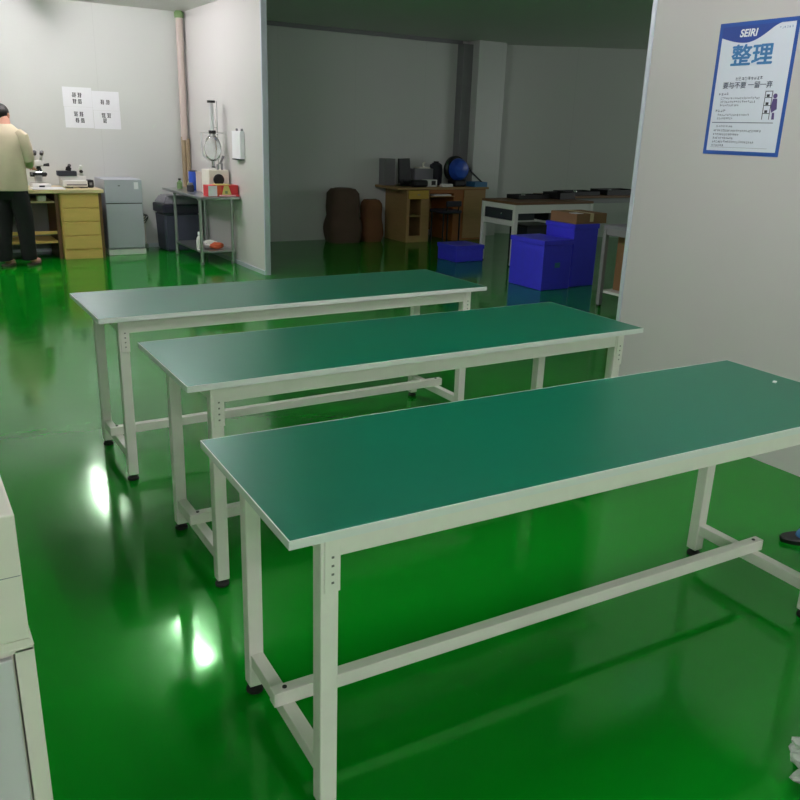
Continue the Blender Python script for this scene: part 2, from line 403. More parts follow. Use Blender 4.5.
# ------------------------------------------------------------------ slipper and film bag at the right edge
t = thing('slipper', 'black slipper with a pale blue upper on the floor, cut by the right edge', 'slipper', (2.98, 1.62, 0), math.radians(-121))
bm = nb(); loft(bm, [(0, 0, 0, .044, .12), (0, 0, .018, .048, .125), (0, 0, .024, .044, .12)], 28); obj('sole', bm, 'black', t, True)
bm = nb(); ell(bm, (0, .0, .022), .047, .060, .040); obj('upper', bm, 'teal', t, True)
b = nb(); bmesh.ops.create_icosphere(b, subdivisions=5, radius=1)
for v in b.verts:
    n = v.co.normalized(); k = 1+.10*math.sin(7*n.x+3*n.y)*math.cos(6*n.z+4*n.y)+.07*math.sin(17*n.y+9*n.z+5*n.x)+.05*math.sin(31*n.x-23*n.y+19*n.z)+random.uniform(-.012, .012)
    v.co = Vector((n.x*.16*k, n.y*.15*k, max(0.0, .06+n.z*.08*k)))
o = obj('plastic_bag', b, 'bag'); o.location = (1.86, .765, 0)
tag(o, 'crumpled clear plastic bag on the green floor at the lower right corner', 'plastic bag')

# ------------------------------------------------------------------ papers on the back wall
def paper(x, z, wd, ht, rows, lb):
    t = thing('paper_sheet', lb, 'paper', (x, 10.6495, z), 0, 'notice sheets on the back wall')
    s = B('sheet', 'paper', t, (0, wd, -.0015, 0, 0, ht))
    bm = nb()
    for (cx, cz, n) in rows:
        for i in range(n):
            x0 = cx+i*.062; 
            for k in range(4): zz = cz+k*.014; box(bm, x0+random.uniform(0, .01), x0+.05-random.uniform(0, .012), -.0022, -.0015, zz, zz+.0065)
            box(bm, x0+.012, x0+.019, -.0022, -.0015, cz, cz+.05); box(bm, x0+.034, x0+.041, -.0022, -.0015, cz-.004, cz+.045)
    obj('characters', bm, 'ink', s)
paper(1.895, 1.665, .325, .215, [(.10, .105, 2), (.10, .035, 2)], 'white notice sheet, upper left of the four on the back wall')
paper(1.900, 1.430, .320, .233, [(.10, .130, 2), (.11, .060, 2)], 'white notice sheet, lower left of the four on the back wall')
paper(2.222, 1.635, .310, .215, [(.09, .07, 2)], 'white notice sheet, upper right of the four with one line of characters')
paper(2.225, 1.425, .310, .208, [(.09, .13, 2), (.10, .07, 1)], 'white notice sheet, lower right of the four on the back wall')

# ------------------------------------------------------------------ desk on the left
t = thing('desk', 'pale-topped yellow wood desk with drawer pedestal against the white back wall', 'desk', (0, 9.90, 0))
B('desktop', 'woodtop', t, (.25, 2.11, 0, .70, .735, .775), bev=.004)
ped = B('pedestal', 'wood', t, (1.635, 2.055, .035, .66, 0, .735), bev=.003)
B('plinth', 'wood', t, (1.64, 2.05, .018, .035, .0, .10))
for i in range(4):
    z = .115+i*.154
    d = B('drawer', 'wood', t, (1.648, 2.042, .016, .034, z, z+.146), bev=.003)
    B('drawer_grip', 'wood', d, (1.79, 1.90, .0145, .0165, z+.120, z+.130))
B('side_panel', 'wood_dk', t, (2.056, 2.085, .03, .68, 0, .735))
B('side_panel', 'wood_dk', t, (1.595, 1.634, .10, .66, 0, .735))
B('side_panel', 'wood', t, (.27, .30, .03, .68, 0, .735))
B('shelf', 'woodtop', t, (.31, 1.59, .10, .62, .625, .643)); B('shelf', 'wood', t, (.31, 1.59, .10, .13, .28, .315)); B('shelf', 'wood', t, (.31, 1.59, .10, .60, .18, .205))
B('back_panel', 'greyt', t, (.31, 1.59, .64, .66, .05, .735))
o = B('storage_box', 'cream', None, (0, .09, 0, .12, 0, .06), bev=.006); o.location = (1.42, 10.02, .6435); tag(o, 'small tan box on the shelf under the yellow desk top', 'box')
# microscope
t = thing('microscope', 'white binocular microscope with dark eyepieces on the yellow desk near the person', 'microscope', (1.50, 10.28, .775), 0)
B('base', 'white', t, (-.10, .10, -.13, .12, 0, .05), bev=.012)
B('control_panel', 'black', t, (-.03, .03, -.133, -.129, .01, .03))
B('column', 'white', t, (-.04, .04, .05, .11, .05, .30), bev=.012)
B('stage', 'black', t, (-.075, .075, -.08, .05, .135, .165), bev=.003)
bm = nb(); lathe(bm, [(.03, 0), (.035, .01), (.022, .05), (.02, .06)], (0, -.02, .175), 18); obj('nosepiece', bm, 'black', t, True)
B('head', 'white', t, (-.05, .05, -.06, .10, .235, .30), bev=.015)
for s in (-1, 1):
    bm = nb(); tube(bm, [(s*.03, 0, .295), (s*.036, -.07, .365)], .016, 14); e = obj('eyepiece', bm, 'white', t, True)
    bm = nb(); tube(bm, [(s*.036, -.07, .365), (s*.038, -.10, .392)], .021, 14); obj('eyecup', bm, 'black', e, True)
    bm = nb(); tube(bm, [(s*.04, .07, .14), (s*.085, .07, .14)], .026, 14); obj('focus_knob', bm, 'black', t, True)
    bm = nb(); tube(bm, [(s*.05, -.01, .245), (s*.115, -.01, .250)], [.012, .02], 12); obj('side_knob', bm, 'black', t, True)
bm = nb(); lathe(bm, [(.028, 0), (.028, .012)], (0, -.02, .168), 16); obj('lamp_ring', bm, 'ring', t, True)
# measuring instrument
t = thing('measuring_instrument', 'low white bench instrument with dark grey block and small eyepiece, right of the microscope', 'instrument', (1.86, 10.25, .775), 0)
B('base', 'white', t, (-.14, .13, -.12, .12, .012, .085), bev=.01)
B('front_plate', 'greyt', t, (-.10, .12, -.124, -.119, .030, .045))
B('foot', 'black', t, (-.09, -.03, -.11, .1, 0, .012), (.05, .13, -.11, .1, 0, .012))
B('stage_block', 'ink', t, (-.17, .03, -.07, .06, .13, .185), bev=.004)
B('slide', 'white', t, (-.15, .13, -.05, .08, .085, .13), bev=.004)
bm = nb(); tube(bm, [(-.05, 0, .185), (-.04, 0, .225)], .03, 14); tube(bm, [(-.04, 0, .225), (-.035, -.03, .25)], .018, 12); obj('eyepiece', bm, 'black', t, True)
bm = nb(); tube(bm, [(.09, .02, .13), (.075, .0, .20), (.09, -.02, .245)], [.02, .022, .016], 12); obj('arm', bm, 'white', t, True)
bm = nb(); tube(bm, [(.085, -.01, .18), (.085, -.05, .18)], .018, 12); obj('knob', bm, 'black', t, True)
t = thing('adapter', 'small black rounded device at the right end of the yellow desk top', 'device', (2.03, 10.22, .775))
B('body', 'black', t, (-.035, .035, -.06, .06, 0, .09), bev=.015); B('dial', 'greyt', t, (-.015, .015, -.0615, -.0595, .03, .06))
o = B('paper_stack', 'paper', None, (-.17, .17, -.11, .11, 0, .012)); o.location = (1.54, 10.035, .775); o.rotation_euler = (0, 0, .05)
tag(o, 'loose white papers lying on the yellow desk in front of the microscope', 'papers')

# ------------------------------------------------------------------ refrigerator
t = thing('refrigerator', 'small silver-grey two-door refrigerator beside the yellow desk', 'refrigerator', (2.155, 10.05, 0))
B('body', 'fridge', t, (0, .425, .035, .52, .07, .875), bev=.006)
d = B('freezer_door', 'fridge', t, (0, .425, 0, .032, .607, .875), bev=.006)
B('sticker', 'paper', d, (.335, .385, -.001, .0005, .765, .845)); B('badge', 'ink', d, (.15, .175, -.001, .0005, .80, .81))
B('lower_door', 'fridge', t, (0, .425, 0, .032, .085, .597), bev=.006)
B('gasket', 'black', t, (.004, .421, .008, .03, .596, .608))
B('plinth', 'white', t, (-.003, .435, .01, .50, 0, .07), bev=.006)

# ------------------------------------------------------------------ bin, socket panel and cables in the corner
t = thing('storage_bin', 'large dark slate storage bin with grey lid behind the steel table', 'bin', (2.86, 10.16, 0))
bm = nb(); b2 = nb(); bmesh.ops.create_cube(b2, size=1)
for v in b2.verts:
    tp = v.co.z > 0; k = 0 if tp else .015
    v.co = Vector((k if v.co.x < 0 else .45-k, k if v.co.y < 0 else .42-k, .46 if tp else 0))
bmesh.ops.bevel(b2, geom=list(b2.edges), offset=.02, segments=3, affect='EDGES'); merge(bm, b2); obj('body', bm, 'bluegrey', t, True)
B('rim', 'navy', t, (-.02, .47, -.02, .44, .46, .57), bev=.015)
bm = nb(); b2 = nb(); bmesh.ops.create_cube(b2, size=1)
for v in b2.verts:
    tp = v.co.z > 0; k = .05 if tp else -.01
    v.co = Vector((k if v.co.x < 0 else .45-k, k if v.co.y < 0 else .42-k, .67 if tp else .57))
bmesh.ops.bevel(b2, geom=list(b2.edges), offset=.015, segments=2, affect='EDGES'); merge(bm, b2); obj('lid', bm, 'lidgrey', t, True)
t = thing('floor_box', 'beige panel box standing against the wall between refrigerator and bin', 'box', (2.60, 10.56, 0))
B('body', 'cream', t, (.02, .13, 0, .08, .05, .42), bev=.004); B('base', 'greyt', t, (0, .15, 0, .085, 0, .05)); B('grille', 'greyt', t, (.04, .11, -.002, 0, .1, .35))
bm = nb()
for k in range(5):
    p = []; y = 10.52
    for i in range(14):
        s = i/13; p.append((2.605+.13*s+random.uniform(-.008, .008), y-.015*k+random.uniform(-.006, .006), .47-.05*s-.03*k*math.sin(s*3)+random.uniform(-.01, .01)))
    tube(bm, p, .006, 6)
for k in range(3):
    tube(bm, [(2.612+.012*k, 10.515, .45), (2.62+.01*k, 10.50, .30), (2.615+.015*k, 10.51, .16), (2.64, 10.50, .08)], .007, 6)
tag(obj('cable_bundle', bm, 'rubber', None, True), 'tangle of dark cables against the wall between refrigerator and bin', 'cables')

# ------------------------------------------------------------------ pipe in the corner
t = thing('wall_pipe', 'beige pipe running up the corner by the partition, darker below', 'pipe', (3.285, 10.57, 0))
bm = nb(); tube(bm, [(0, 0, 1.32), (0, 0, 2.72)], .042, 18); obj('upper_pipe', bm, 'pipe', t, True)
bm = nb(); tube(bm, [(-.018, 0, 0), (-.018, 0, 1.36)], .028, 16); tube(bm, [(.030, -.02, 0), (.030, -.02, 1.34)], .026, 16); obj('lower_pipe', bm, 'pipe_dk', t, True)
bm = nb(); lathe(bm, [(.05, 2.72), (.055, 2.74), (.055, 2.78), (.04, 2.799)], (0, 0, 0), 18); obj('fitting', bm, 'greenp', t, True)

# ------------------------------------------------------------------ stainless table and what stands on it
t = thing('steel_table', 'stainless steel side table with lower shelf against the white partition', 'table', (2.90, 8.98, 0))
B('tabletop', 'steel', t, (0, .45, -.12, 1.36, .735, .765), bev=.006)
for x in (.045, .41):
    for y in (.055, 1.0):
        bm = nb(); tube(bm, [(x, y, .02), (x, y, .735)], .019, 14); lg = obj('leg', bm, 'steel', t, True)
        bm = nb(); lathe(bm, [(.014, 0), (.023, .004), (.023, .03)], (x, y, 0), 14); obj('foot', bm, 'greyt', lg, True)
B('lower_shelf', 'steel', t, (.03, .43, .04, 1.02, .135, .155), bev=.004)
Z = .765
t = thing('distillation_apparatus', 'glass lab apparatus with tall tube and round globe on a cream base with black dial', 'lab apparatus', (3.20, 9.28, Z))
B('base_unit', 'cream', t, (-.10, .13, -.13, .13, 0, .27), bev=.008)
bm = nb(); lathe(bm, [(.055, -.150), (.062, -.142), (.062, -.13)], (.01, 0, .165), 24, 'y'); obj('dial', bm, 'black', t, True)
bm = nb(); tube(bm, [(.09, .08, .27), (.09, .08, 1.0)], .006, 8); tube(bm, [(.09, .08, .72), (0, 0, .72)], .005, 8); tube(bm, [(.09, .08, .37), (0, 0, .37)], .005, 8); obj('stand_rod', bm, 'chrome', t, True)
bm = nb(); lathe(bm, [(.03, .36), (.075, .40), (.095, .48), (.095, .52), (.07, .60), (.035, .64), (.03, .66)], (0, 0, 0), 24); obj('globe', bm, 'glass', t, True)
bm = nb(); lathe(bm, [(.022, .66), (.022, .98)], (0, 0, 0), 16); obj('tube', bm, 'frost', t, True)
bm = nb(); lathe(bm, [(.04, .655), (.04, .69)], (0, 0, 0), 16); obj('lower_collar', bm, 'black', t, True)
bm = nb(); lathe(bm, [(.045, .98), (.045, 1.005)], (0, 0, 0), 16); obj('cap', bm, 'black', t, True)
bm = nb(); lathe(bm, [(.05, .27), (.055, .29), (.02, .31), (.02, .36)], (0, 0, 0), 16); obj('clamp', bm, 'chrome', t, True)
bm = nb(); tube(bm, [(-.12, .02, .66), (-.13, 0, .55), (-.12, -.01, .42), (-.05, 0, .36)], .008, 8); tube(bm, [(-.13, .02, .66), (0, 0, .665), (.12, -.02, .66)], .006, 8); obj('side_tube', bm, 'frost', t, True)
bm = nb(); tube(bm, [(.06, -.05, .33), (.10, -.06, .42)], .014, 10); tube(bm, [(.02, -.08, .27), (.02, -.08, .33)], .012, 10); tube(bm, [(.07, -.08, .27), (.07, -.08, .34)], .012, 10); obj('stopcock', bm, 'greyt', t, True)
t = thing('canister', 'bright blue canister near the back end of the steel table', 'canister', (3.14, 9.84, Z))
bm = nb(); lathe(bm, [(.052, 0), (.055, .006), (.055, .205), (.050, .215)], (0, 0, 0), 24); obj('body', bm, 'bluecan', t, True)
bm = nb(); lathe(bm, [(.048, .215), (.048, .225), (.02, .23)], (0, 0, 0), 24); obj('lid', bm, 'navy', t, True)
t = thing('instrument_case', 'brownish pink boxy case between the blue canister and the cream apparatus', 'case', (3.21, 9.60, Z))
B('body', 'pipe', t, (-.08, .10, -.09, .12, 0, .20), bev=.006); B('lid', 'pipe', t, (-.082, .102, -.092, .122, .2, .225), bev=.006)
t = thing('jar', 'small dark glass jar in front of the blue canister on the steel table', 'jar', (3.03, 9.62, Z))
bm = nb(); lathe(bm, [(.035, 0), (.04, .01), (.04, .07), (.028, .08)], (0, 0, 0), 18); obj('body', bm, 'ink', t, True)
bm = nb(); lathe(bm, [(.03, .08), (.03, .10)], (0, 0, 0), 18); obj('lid', bm, 'greyt', t, True)
for (x, y, m, lb) in [(3.05, 10.10, 'greenp', 'small green bottle at the back left corner of the steel table'), (3.15, 10.02, 'yellow', 'small yellow bottle behind the blue canister on the steel table')]:
    t = thing('small_bottle', lb, 'bottle', (x, y, Z), 0, 'small bottles at the back of the steel table')
    bm = nb(); lathe(bm, [(.03, 0), (.032, .01), (.032, .07), (.014, .09), (.014, .10)], (0, 0, 0), 16); obj('body', bm, m, t, True)
    bm = nb(); lathe(bm, [(.017, .10), (.017, .12)], (0, 0, 0), 12); obj('cap', bm, 'black', t, True)
t = thing('carton', 'red, white and yellow printed carton on the front corner of the steel table', 'carton', (3.20, 8.97, Z), 0)
bb = B('box', 'red', t, (-.20, .145, -.07, .10, 0, .12), bev=.003)
B('white_panel', 'paper', bb, (-.20, -.10, -.0715, -.070, .004, .116)); B('orange_panel', 'orange', bb, (-.10, -.05, -.0715, -.070, .004, .116))
bm = nb(); prism(bm, [(-.05, .004), (.07, .004), (.03, .116), (-.02, .116)], 'y', -.0718, -.0700); obj('yellow_panel', bm, 'yellow', bb)
B('flap', 'yellow', t, (-.10, .06, -.06, .08, .12, .128)); B('badge', 'greenp', bb, (-.01, .02, -.073, -.0718, .03, .06))
t = thing('film_packet', 'pink and white packet under the front of the red carton, overhanging the steel table', 'packet', (3.24, 8.86, Z), 0)
B('packet', 'pink', t, (-.13, .09, -.03, .03, 0, .02), bev=.008); B('stripe', 'red', t, (.05, .092, -.032, .032, .002, .0215), bev=.005)
t = thing('plastic_bottle', 'white plastic bottle on the lower shelf of the steel table', 'bottle', (2.975, 9.20, .155))
bm = nb(); lathe(bm, [(.035, 0), (.038, .008), (.038, .10), (.033, .13), (.014, .155), (.014, .165)], (0, 0, 0), 20); obj('body', bm, 'white', t, True)
bm = nb(); lathe(bm, [(.018, .165), (.018, .195), (.014, .20)], (0, 0, 0), 16); obj('cap', bm, 'paper', t, True)
t = thing('bag', 'crumpled white and orange-red bag on the lower shelf of the steel table', 'bag', (3.13, 9.22, .155))
for m, nm, c, s in (('white', 'white_bag', (-.02, .03, .045), (.09, .07, .05)), ('orange', 'red_bag', (.04, -.02, .035), (.09, .06, .04))):
    b = nb(); bmesh.ops.create_icosphere(b, subdivisions=3, radius=1)
    for v in b.verts:
        k = 1+random.uniform(-.10, .10); v.co = Vector((c[0]+v.co.x*s[0]*k, c[1]+v.co.y*s[1]*k, max(0, c[2]+v.co.z*s[2]*k)))
    obj(nm, b, m, t)
t = thing('paper_dispenser', 'narrow white holder with dark lower edge mounted on the partition above the steel table', 'holder', (3.3545, 8.70, 1.16))
B('body', 'paper', t, (-.05, 0, 0, .25, .012, .30), bev=.004); B('lower_lip', 'ink', t, (-.055, 0, .01, .24, 0, .010))
B('hook', 'greyt', t, (-.02, 0, .04, .055, .30, .325)); B('hook', 'greyt', t, (-.02, 0, .19, .205, .30, .325))

# ------------------------------------------------------------------ person
def skinmesh(name, V, E, R, m, parent, sub=2, root=0):
    me = bpy.data.meshes.new(name); bm = nb(); sl = bm.verts.layers.skin.verify(); vs = []
    for i, v in enumerate(V):
        q = bm.verts.new(v); rr = R[i]; q[sl].radius = rr if isinstance(rr, tuple) else (rr, rr); q[sl].use_root = (i == root); vs.append(q)
    for a, b in E: bm.edges.new((vs[a], vs[b]))
    bm.to_mesh(me); bm.free()
    o = bpy.data.objects.new(name, me); COL.objects.link(o)
    o.modifiers.new('s', 'SKIN').use_smooth_shade = True; o.modifiers.new('d', 'SUBSURF').levels = sub
    o.modifiers['d'].render_levels = sub
    bpy.context.view_layer.update(); dg = bpy.context.evaluated_depsgraph_get()
    nm = bpy.data.meshes.new_from_object(o.evaluated_get(dg)); bpy.data.objects.remove(o); bpy.data.meshes.remove(me)
    nm.name = name; nm.materials.clear(); nm.materials.append(M[m])
    for p in nm.polygons: p.use_smooth = True
    o = bpy.data.objects.new(name, nm); COL.objects.link(o); o.parent = parent
    return o
t = thing('person', 'person in a beige shirt and black trousers standing with back turned at the yellow desk', 'person', (1.10, 9.62, 0), math.radians(-35))
V = [(0, 0, .90), (0, .0, 1.08), (0, .01, 1.26), (0, .03, 1.39), (0, .055, 1.46), (-.035, .085, 1.52), (-.05, .10, 1.575)]
Rr = [(.13, .10), (.12, .09), (.13, .09), (.07, .055), (.052, .055), (.070, .080), (.062, .074)]
E = [(i, i+1) for i in range(6)]
def chain(start, pts, rs):
    p = start
    for q, rr in zip(pts, rs):
        V.append(q); Rr.append(rr); E.append((p, len(V)-1)); p = len(V)-1
    return p
for s in (-1, 1):
    fy = .07 if s > 0 else -.06
    chain(0, [(s*.09, 0, .82), (s*.10, fy*.5+.02, .47), (s*.10, fy, .09), (s*.11, fy+.09, .045), (s*.115, fy+.17, .035)], [.085, .055, .038, .036, .028])
    h = chain(3, [(s*.15, .03, 1.37), (s*.190, .05, 1.12), (s*.115, .24, 1.05), (s*.095, .275, 1.035), (s*.090, .295, 1.025)], [.045, .042, .030, .026, .026])
    for k, (dx, ln) in enumerate([(-.028, .060), (-.010, .072), (.009, .068), (.027, .052)]):
        bx, by, bz = s*.090+dx, .31, 1.02
        chain(h, [(bx, by+.012, bz), (bx, by+.012+ln*.5, bz-.010), (bx, by+.012+ln*.85, bz-.035)], [.0095, .0085, .007])
    chain(h-1, [(s*.095+s*.040, .285, 1.015), (s*.095+s*.055, .31, 1.0), (s*.095+s*.055, .33, .99)], [.011, .0095, .008])
body = skinmesh('body', V, E, Rr, 'skin', t)
bm = nb()                                                     # shirt: torso and sleeves
loft(bm, [(0, .0, .795, .184, .150), (0, .0, .80, .190, .156), (0, -.005, .88, .194, .160), (0, -.01, 1.0, .190, .152), (0, -.005, 1.12, .192, .146),
          (0, .0, 1.24, .192, .132), (0, .01, 1.33, .196, .122), (0, .02, 1.385, .165, .105), (0, .035, 1.425, .115, .085), (0, .045, 1.455, .072, .068)], 36)
for v in bm.verts:
    a = math.atan2(v.co.y, v.co.x); k = 1+.022*math.sin(a*5+v.co.z*18)+.015*math.sin(a*9-v.co.z*31)
    if v.co.z < 1.4: v.co.x *= k; v.co.y *= k
for s in (-1, 1):
    tube(bm, [(s*.13, .025, 1.365), (s*.17, .03, 1.33), (s*.190, .045, 1.22), (s*.198, .05, 1.12), (s*.165, .14, 1.08), (s*.125, .22, 1.055)], [.062, .076, .074, .070, .058, .050], 18)
obj('shirt', bm, 'shirt', t, True)
bm = nb()                                                     # trousers
loft(bm, [(0, 0, .70, .14, .10), (0, 0, .74, .165, .122), (0, -.005, .84, .168, .128), (0, 0, .93, .150, .112), (0, 0, .98, .145, .105)], 32)
for s in (-1, 1):
    fy = .07 if s > 0 else -.06
    tube(bm, [(s*.078, -.005, .86), (s*.088, 0, .74), (s*.094, fy*.4+.02, .56), (s*.098, fy*.55+.02, .45), (s*.10, fy*.9, .25), (s*.10, fy, .10), (s*.10, fy+.004, .075)], [.100, .104, .096, .088, .080, .078, .076], 20)
obj('trousers', bm, 'trouser', t, True)
bm = nb(); ell(bm, (-.05, .078, 1.567), .084, .094, .088, 24)
for v in list(bm.verts):
    if v.co.y > .135 and v.co.z < 1.605: v.co.y = .135-(v.co.y-.135)*.2
    if v.co.z < 1.51: v.co.y -= .012
obj('hair', bm, 'hair', t, True)
bm = nb()
tube(bm, [(-.05, .165, 1.555), (-.05, .19, 1.53), (-.05, .165, 1.52)], [.006, .013, .008], 8); obj('nose', bm, 'skin', t, True)
bm = nb(); ell(bm, (-.134, .085, 1.535), .010, .018, .030, 12); obj('ear', bm, 'skin', t, True)
bm = nb(); ell(bm, (.034, .085, 1.535), .010, .018, .030, 12); obj('ear', bm, 'skin', t, True)
bm = nb(); ell(bm, (-.08, .158, 1.558), .010, .006, .006, 10); obj('eye', bm, 'hole', t, True)
bm = nb(); ell(bm, (-.02, .158, 1.558), .010, .006, .006, 10); obj('eye', bm, 'hole', t, True)
bm = nb(); ell(bm, (-.05, .160, 1.497), .022, .007, .006, 10); obj('mouth', bm, 'pipe', t, True)
for s in (-1, 1):
    fy = .07 if s > 0 else -.06
    bm = nb(); loft(bm, [(s*.11, fy+.075, 0, .045, .13), (s*.11, fy+.075, .018, .048, .134), (s*.11, fy+.075, .024, .044, .128)], 24); sl = obj('slipper_sole', bm, 'sole', t, True)
    bm = nb(); ell(bm, (s*.112, fy+.12, .035), .046, .07, .036, 18); obj('slipper_upper', bm, 'slip', sl, True)

# ------------------------------------------------------------------ storeroom: desk
t = thing('office_desk', 'tan wooden office desk with niche pedestal in the dark room at the back', 'desk', (6.25, 9.98, 0))
B('desktop', 'wood2', t, (-.16, 1.42, 0, .66, .735, .765), bev=.003)
B('side_panel', 'wood2', t, (0, .022, .02, .62, 0, .735)); B('side_panel', 'wood2', t, (.36, .38, .02, .62, 0, .735))
B('back_panel', 'wood2', t, (.022, 1.0, .60, .62, .1, .735))
B('pedestal_frame', 'wood2', t, (.022, .05, .02, .05, 0, .60), (.24, .36, .02, .05, 0, .60), (.05, .24, .02, .05, 0, .09), (.05, .24, .02, .6, .36, .375))
d = B('drawer', 'wood2y', t, (.024, .358, .012, .05, .605, .725), bev=.002); 
B('knob', 'greyt', d, (.17, .21, .004, .012, .66, .67))
B('keyboard_tray', 'wood2', t, (.39, .80, -.01, .40, .63, .645), bev=.002); B('tray_front', 'wood2o', t, (.38, .80, .012, .03, .68, .733))
B('right_cabinet', 'wood2o', t, (.80, 1.38, .02, .60, 0, .733), bev=.003); B('cabinet_door', 'wood2', t, (.98, 1.37, .006, .02, .03, .725), bev=.003)
o = B('keyboard', 'white', None, (0, .30, 0, .12, 0, .02), bev=.004); o.location = (6.70, 9.985, .6455); tag(o, 'pale keyboard on the pull-out tray of the tan office desk', 'keyboard')
t = thing('chair', 'dark blue chair tucked into the kneehole of the tan office desk', 'chair', (6.835, 9.80, 0))
B('seat', 'navy', t, (-.17, .17, -.1, .25, .42, .47), bev=.02); B('backrest', 'navy', t, (-.13, .13, -.14, -.10, .52, .60), bev=.015)
for x in (-.14, .14):
    for y in (-.08, .22):
        bm = nb(); tube(bm, [(x, y, 0), (x, y, .42)], .013, 8); obj('leg', bm, 'black', t, True)
bm = nb(); tube(bm, [(-.1, -.09, .45), (-.1, -.12, .56)], .01, 8); tube(bm, [(.1, -.09, .45), (.1, -.12, .56)], .01, 8); obj('back_post', bm, 'black', t, True)
Z = .765
t = thing('monitor', 'black monitor turned sideways on the tan office desk', 'monitor', (6.40, 10.30, Z), math.radians(8))
bm = nb(); prism(bm, [(-.12, .045), (.095, .03), (.055, .385), (-.14, .38)], 'y', -.015, .015); obj('screen', bm, 'black', t)
B('stand', 'black', t, (-.05, .05, -.02, .06, .012, .10)); B('stand_base', 'black', t, (-.10, .10, -.08, .10, 0, .014), bev=.004)
t = thing('computer_case', 'grey boxy case at the left end of the tan office desk behind the black monitor', 'case', (6.14, 10.46, Z))
B('body', 'greyt', t, (0, .18, 0, .16, 0, .37), bev=.006); B('front', 'greyt', t, (.005, .175, -.006, 0, .005, .365))
t = thing('desk_machine', 'grey-beige square machine on the tan office desk behind the small white device', 'machine', (6.72, 10.42, Z))
B('body', 'lidgrey', t, (-.12, .20, -.06, .14, 0, .24), bev=.01); B('lid', 'cream', t, (-.05, .15, -.05, .1, .24, .26), bev=.006)
bm = nb(); tube(bm, [(.04, -.02, .26), (.04, -.02, .31), (.07, -.02, .33)], .014, 8); obj('spout', bm, 'cream', t, True)
t = thing('small_device', 'small white device with a dark window on the tan office desk', 'device', (6.72, 10.10, Z))
B('body', 'white', t, (-.10, .10, 0, .12, 0, .10), bev=.008); B('window', 'black', t, (.0, .07, -.003, 0, .025, .085))
o = B('black_pouch', 'black', None, (-.12, .12, -.07, .07, 0, .10), bev=.03); o.location = (6.50, 10.09, Z); tag(o, 'dark pouch lying before the black monitor on the tan office desk', 'pouch')
o = B('power_strip', 'white', None, (-.10, .10, -.03, .03, 0, .045), bev=.008); o.location = (6.96, 10.07, Z); tag(o, 'white strip on the tan office desk beside the blue round appliance', 'power strip')
t = thing('round_appliance', 'round blue appliance with a black rim on the tan office desk', 'appliance', (7.24, 10.20, Z))
bm = nb(); lathe(bm, [(.05, -.13), (.12, -.11), (.155, -.05), (.16, .0)], (0, 0, .24), 28, 'y'); obj('shell', bm, 'blue2', t, True)
bm = nb(); lathe(bm, [(.165, .0), (.185, .02), (.185, .07), (.15, .12), (.06, .14)], (-.02, 0, .245), 28, 'y'); obj('rim', bm, 'black', t, True)
B('base', 'black', t, (-.10, .10, -.09, .11, 0, .09), bev=.02)
t = thing('drum', 'dark rounded drum behind the blue round appliance on the tan office desk', 'drum', (7.06, 10.51, Z))
bm = nb(); lathe(bm, [(.08, 0), (.095, .02), (.10, .18), (.09, .29), (.05, .32)], (0, 0, 0), 24); obj('body', bm, 'ink', t, True)
bm = nb(); lathe(bm, [(.04, .32), (.04, .34)], (0, 0, 0), 16); obj('cap', bm, 'black', t, True)
t = thing('tray', 'light blue tray with a hose at the right end of the tan office desk', 'tray', (7.555, 10.10, Z))
B('base', 'teal', t, (-.12, .11, -.08, .14, 0, .02), (-.12, .11, -.08, -.065, .02, .07), (-.12, .11, .125, .14, .02, .07), (-.12, -.105, -.065, .125, .02, .07), (.095, .11, -.065, .125, .02, .07))
bm = nb(); tube(bm, [(-.13, .12, .30), (-.07, .08, .20), (.0, .04, .13), (.08, .0, .055)], .012, 10); obj('hose', bm, 'navy', t, True)

# ------------------------------------------------------------------ storeroom: brown sacks left of the desk
def sack(name, lb, cat, loc, w, d, h, m, seed):
    b = nb(); rnd = random.Random(seed); n = 28; rows = []
    for i in range(13):
        s = i/12; e = min(1, .86+.14*math.sin(math.pi*min(1, s*2)))*(1 if s < .88 else math.cos((s-.88)/.12*.75))
        bl = 1+.014*math.sin(s*19+seed)
        rows.append([])
        for k in range(n):
            a = 2*math.pi*k/n; c, q = math.cos(a), math.sin(a)
            sq = (abs(c)**4+abs(q)**4)**-.25
            j = 1+rnd.uniform(-.015, .015)
            rows[-1].append(b.verts.new((c*sq*w/2*e*bl*j, q*sq*d/2*e*bl*j, s*h)))
    for a, c in zip(rows, rows[1:]):
        for k in range(n): b.faces.new((a[k], a[(k+1) % n], c[(k+1) % n], c[k]))
    b.faces.new(list(reversed(rows[0]))); b.faces.new(rows[-1])
    t = thing(name, lb, cat, loc); obj('body', b, m, t, True); return t
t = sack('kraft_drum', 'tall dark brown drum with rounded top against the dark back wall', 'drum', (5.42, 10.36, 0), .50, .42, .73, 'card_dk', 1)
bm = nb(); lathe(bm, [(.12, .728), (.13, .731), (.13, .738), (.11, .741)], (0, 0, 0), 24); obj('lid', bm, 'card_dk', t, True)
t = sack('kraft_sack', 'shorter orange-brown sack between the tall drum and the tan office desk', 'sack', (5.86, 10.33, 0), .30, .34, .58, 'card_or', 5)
bm = nb(); tube(bm, [(-.08, 0, .58), (.08, 0, .582)], .008, 8); obj('seam', bm, 'card_dk', t, True)

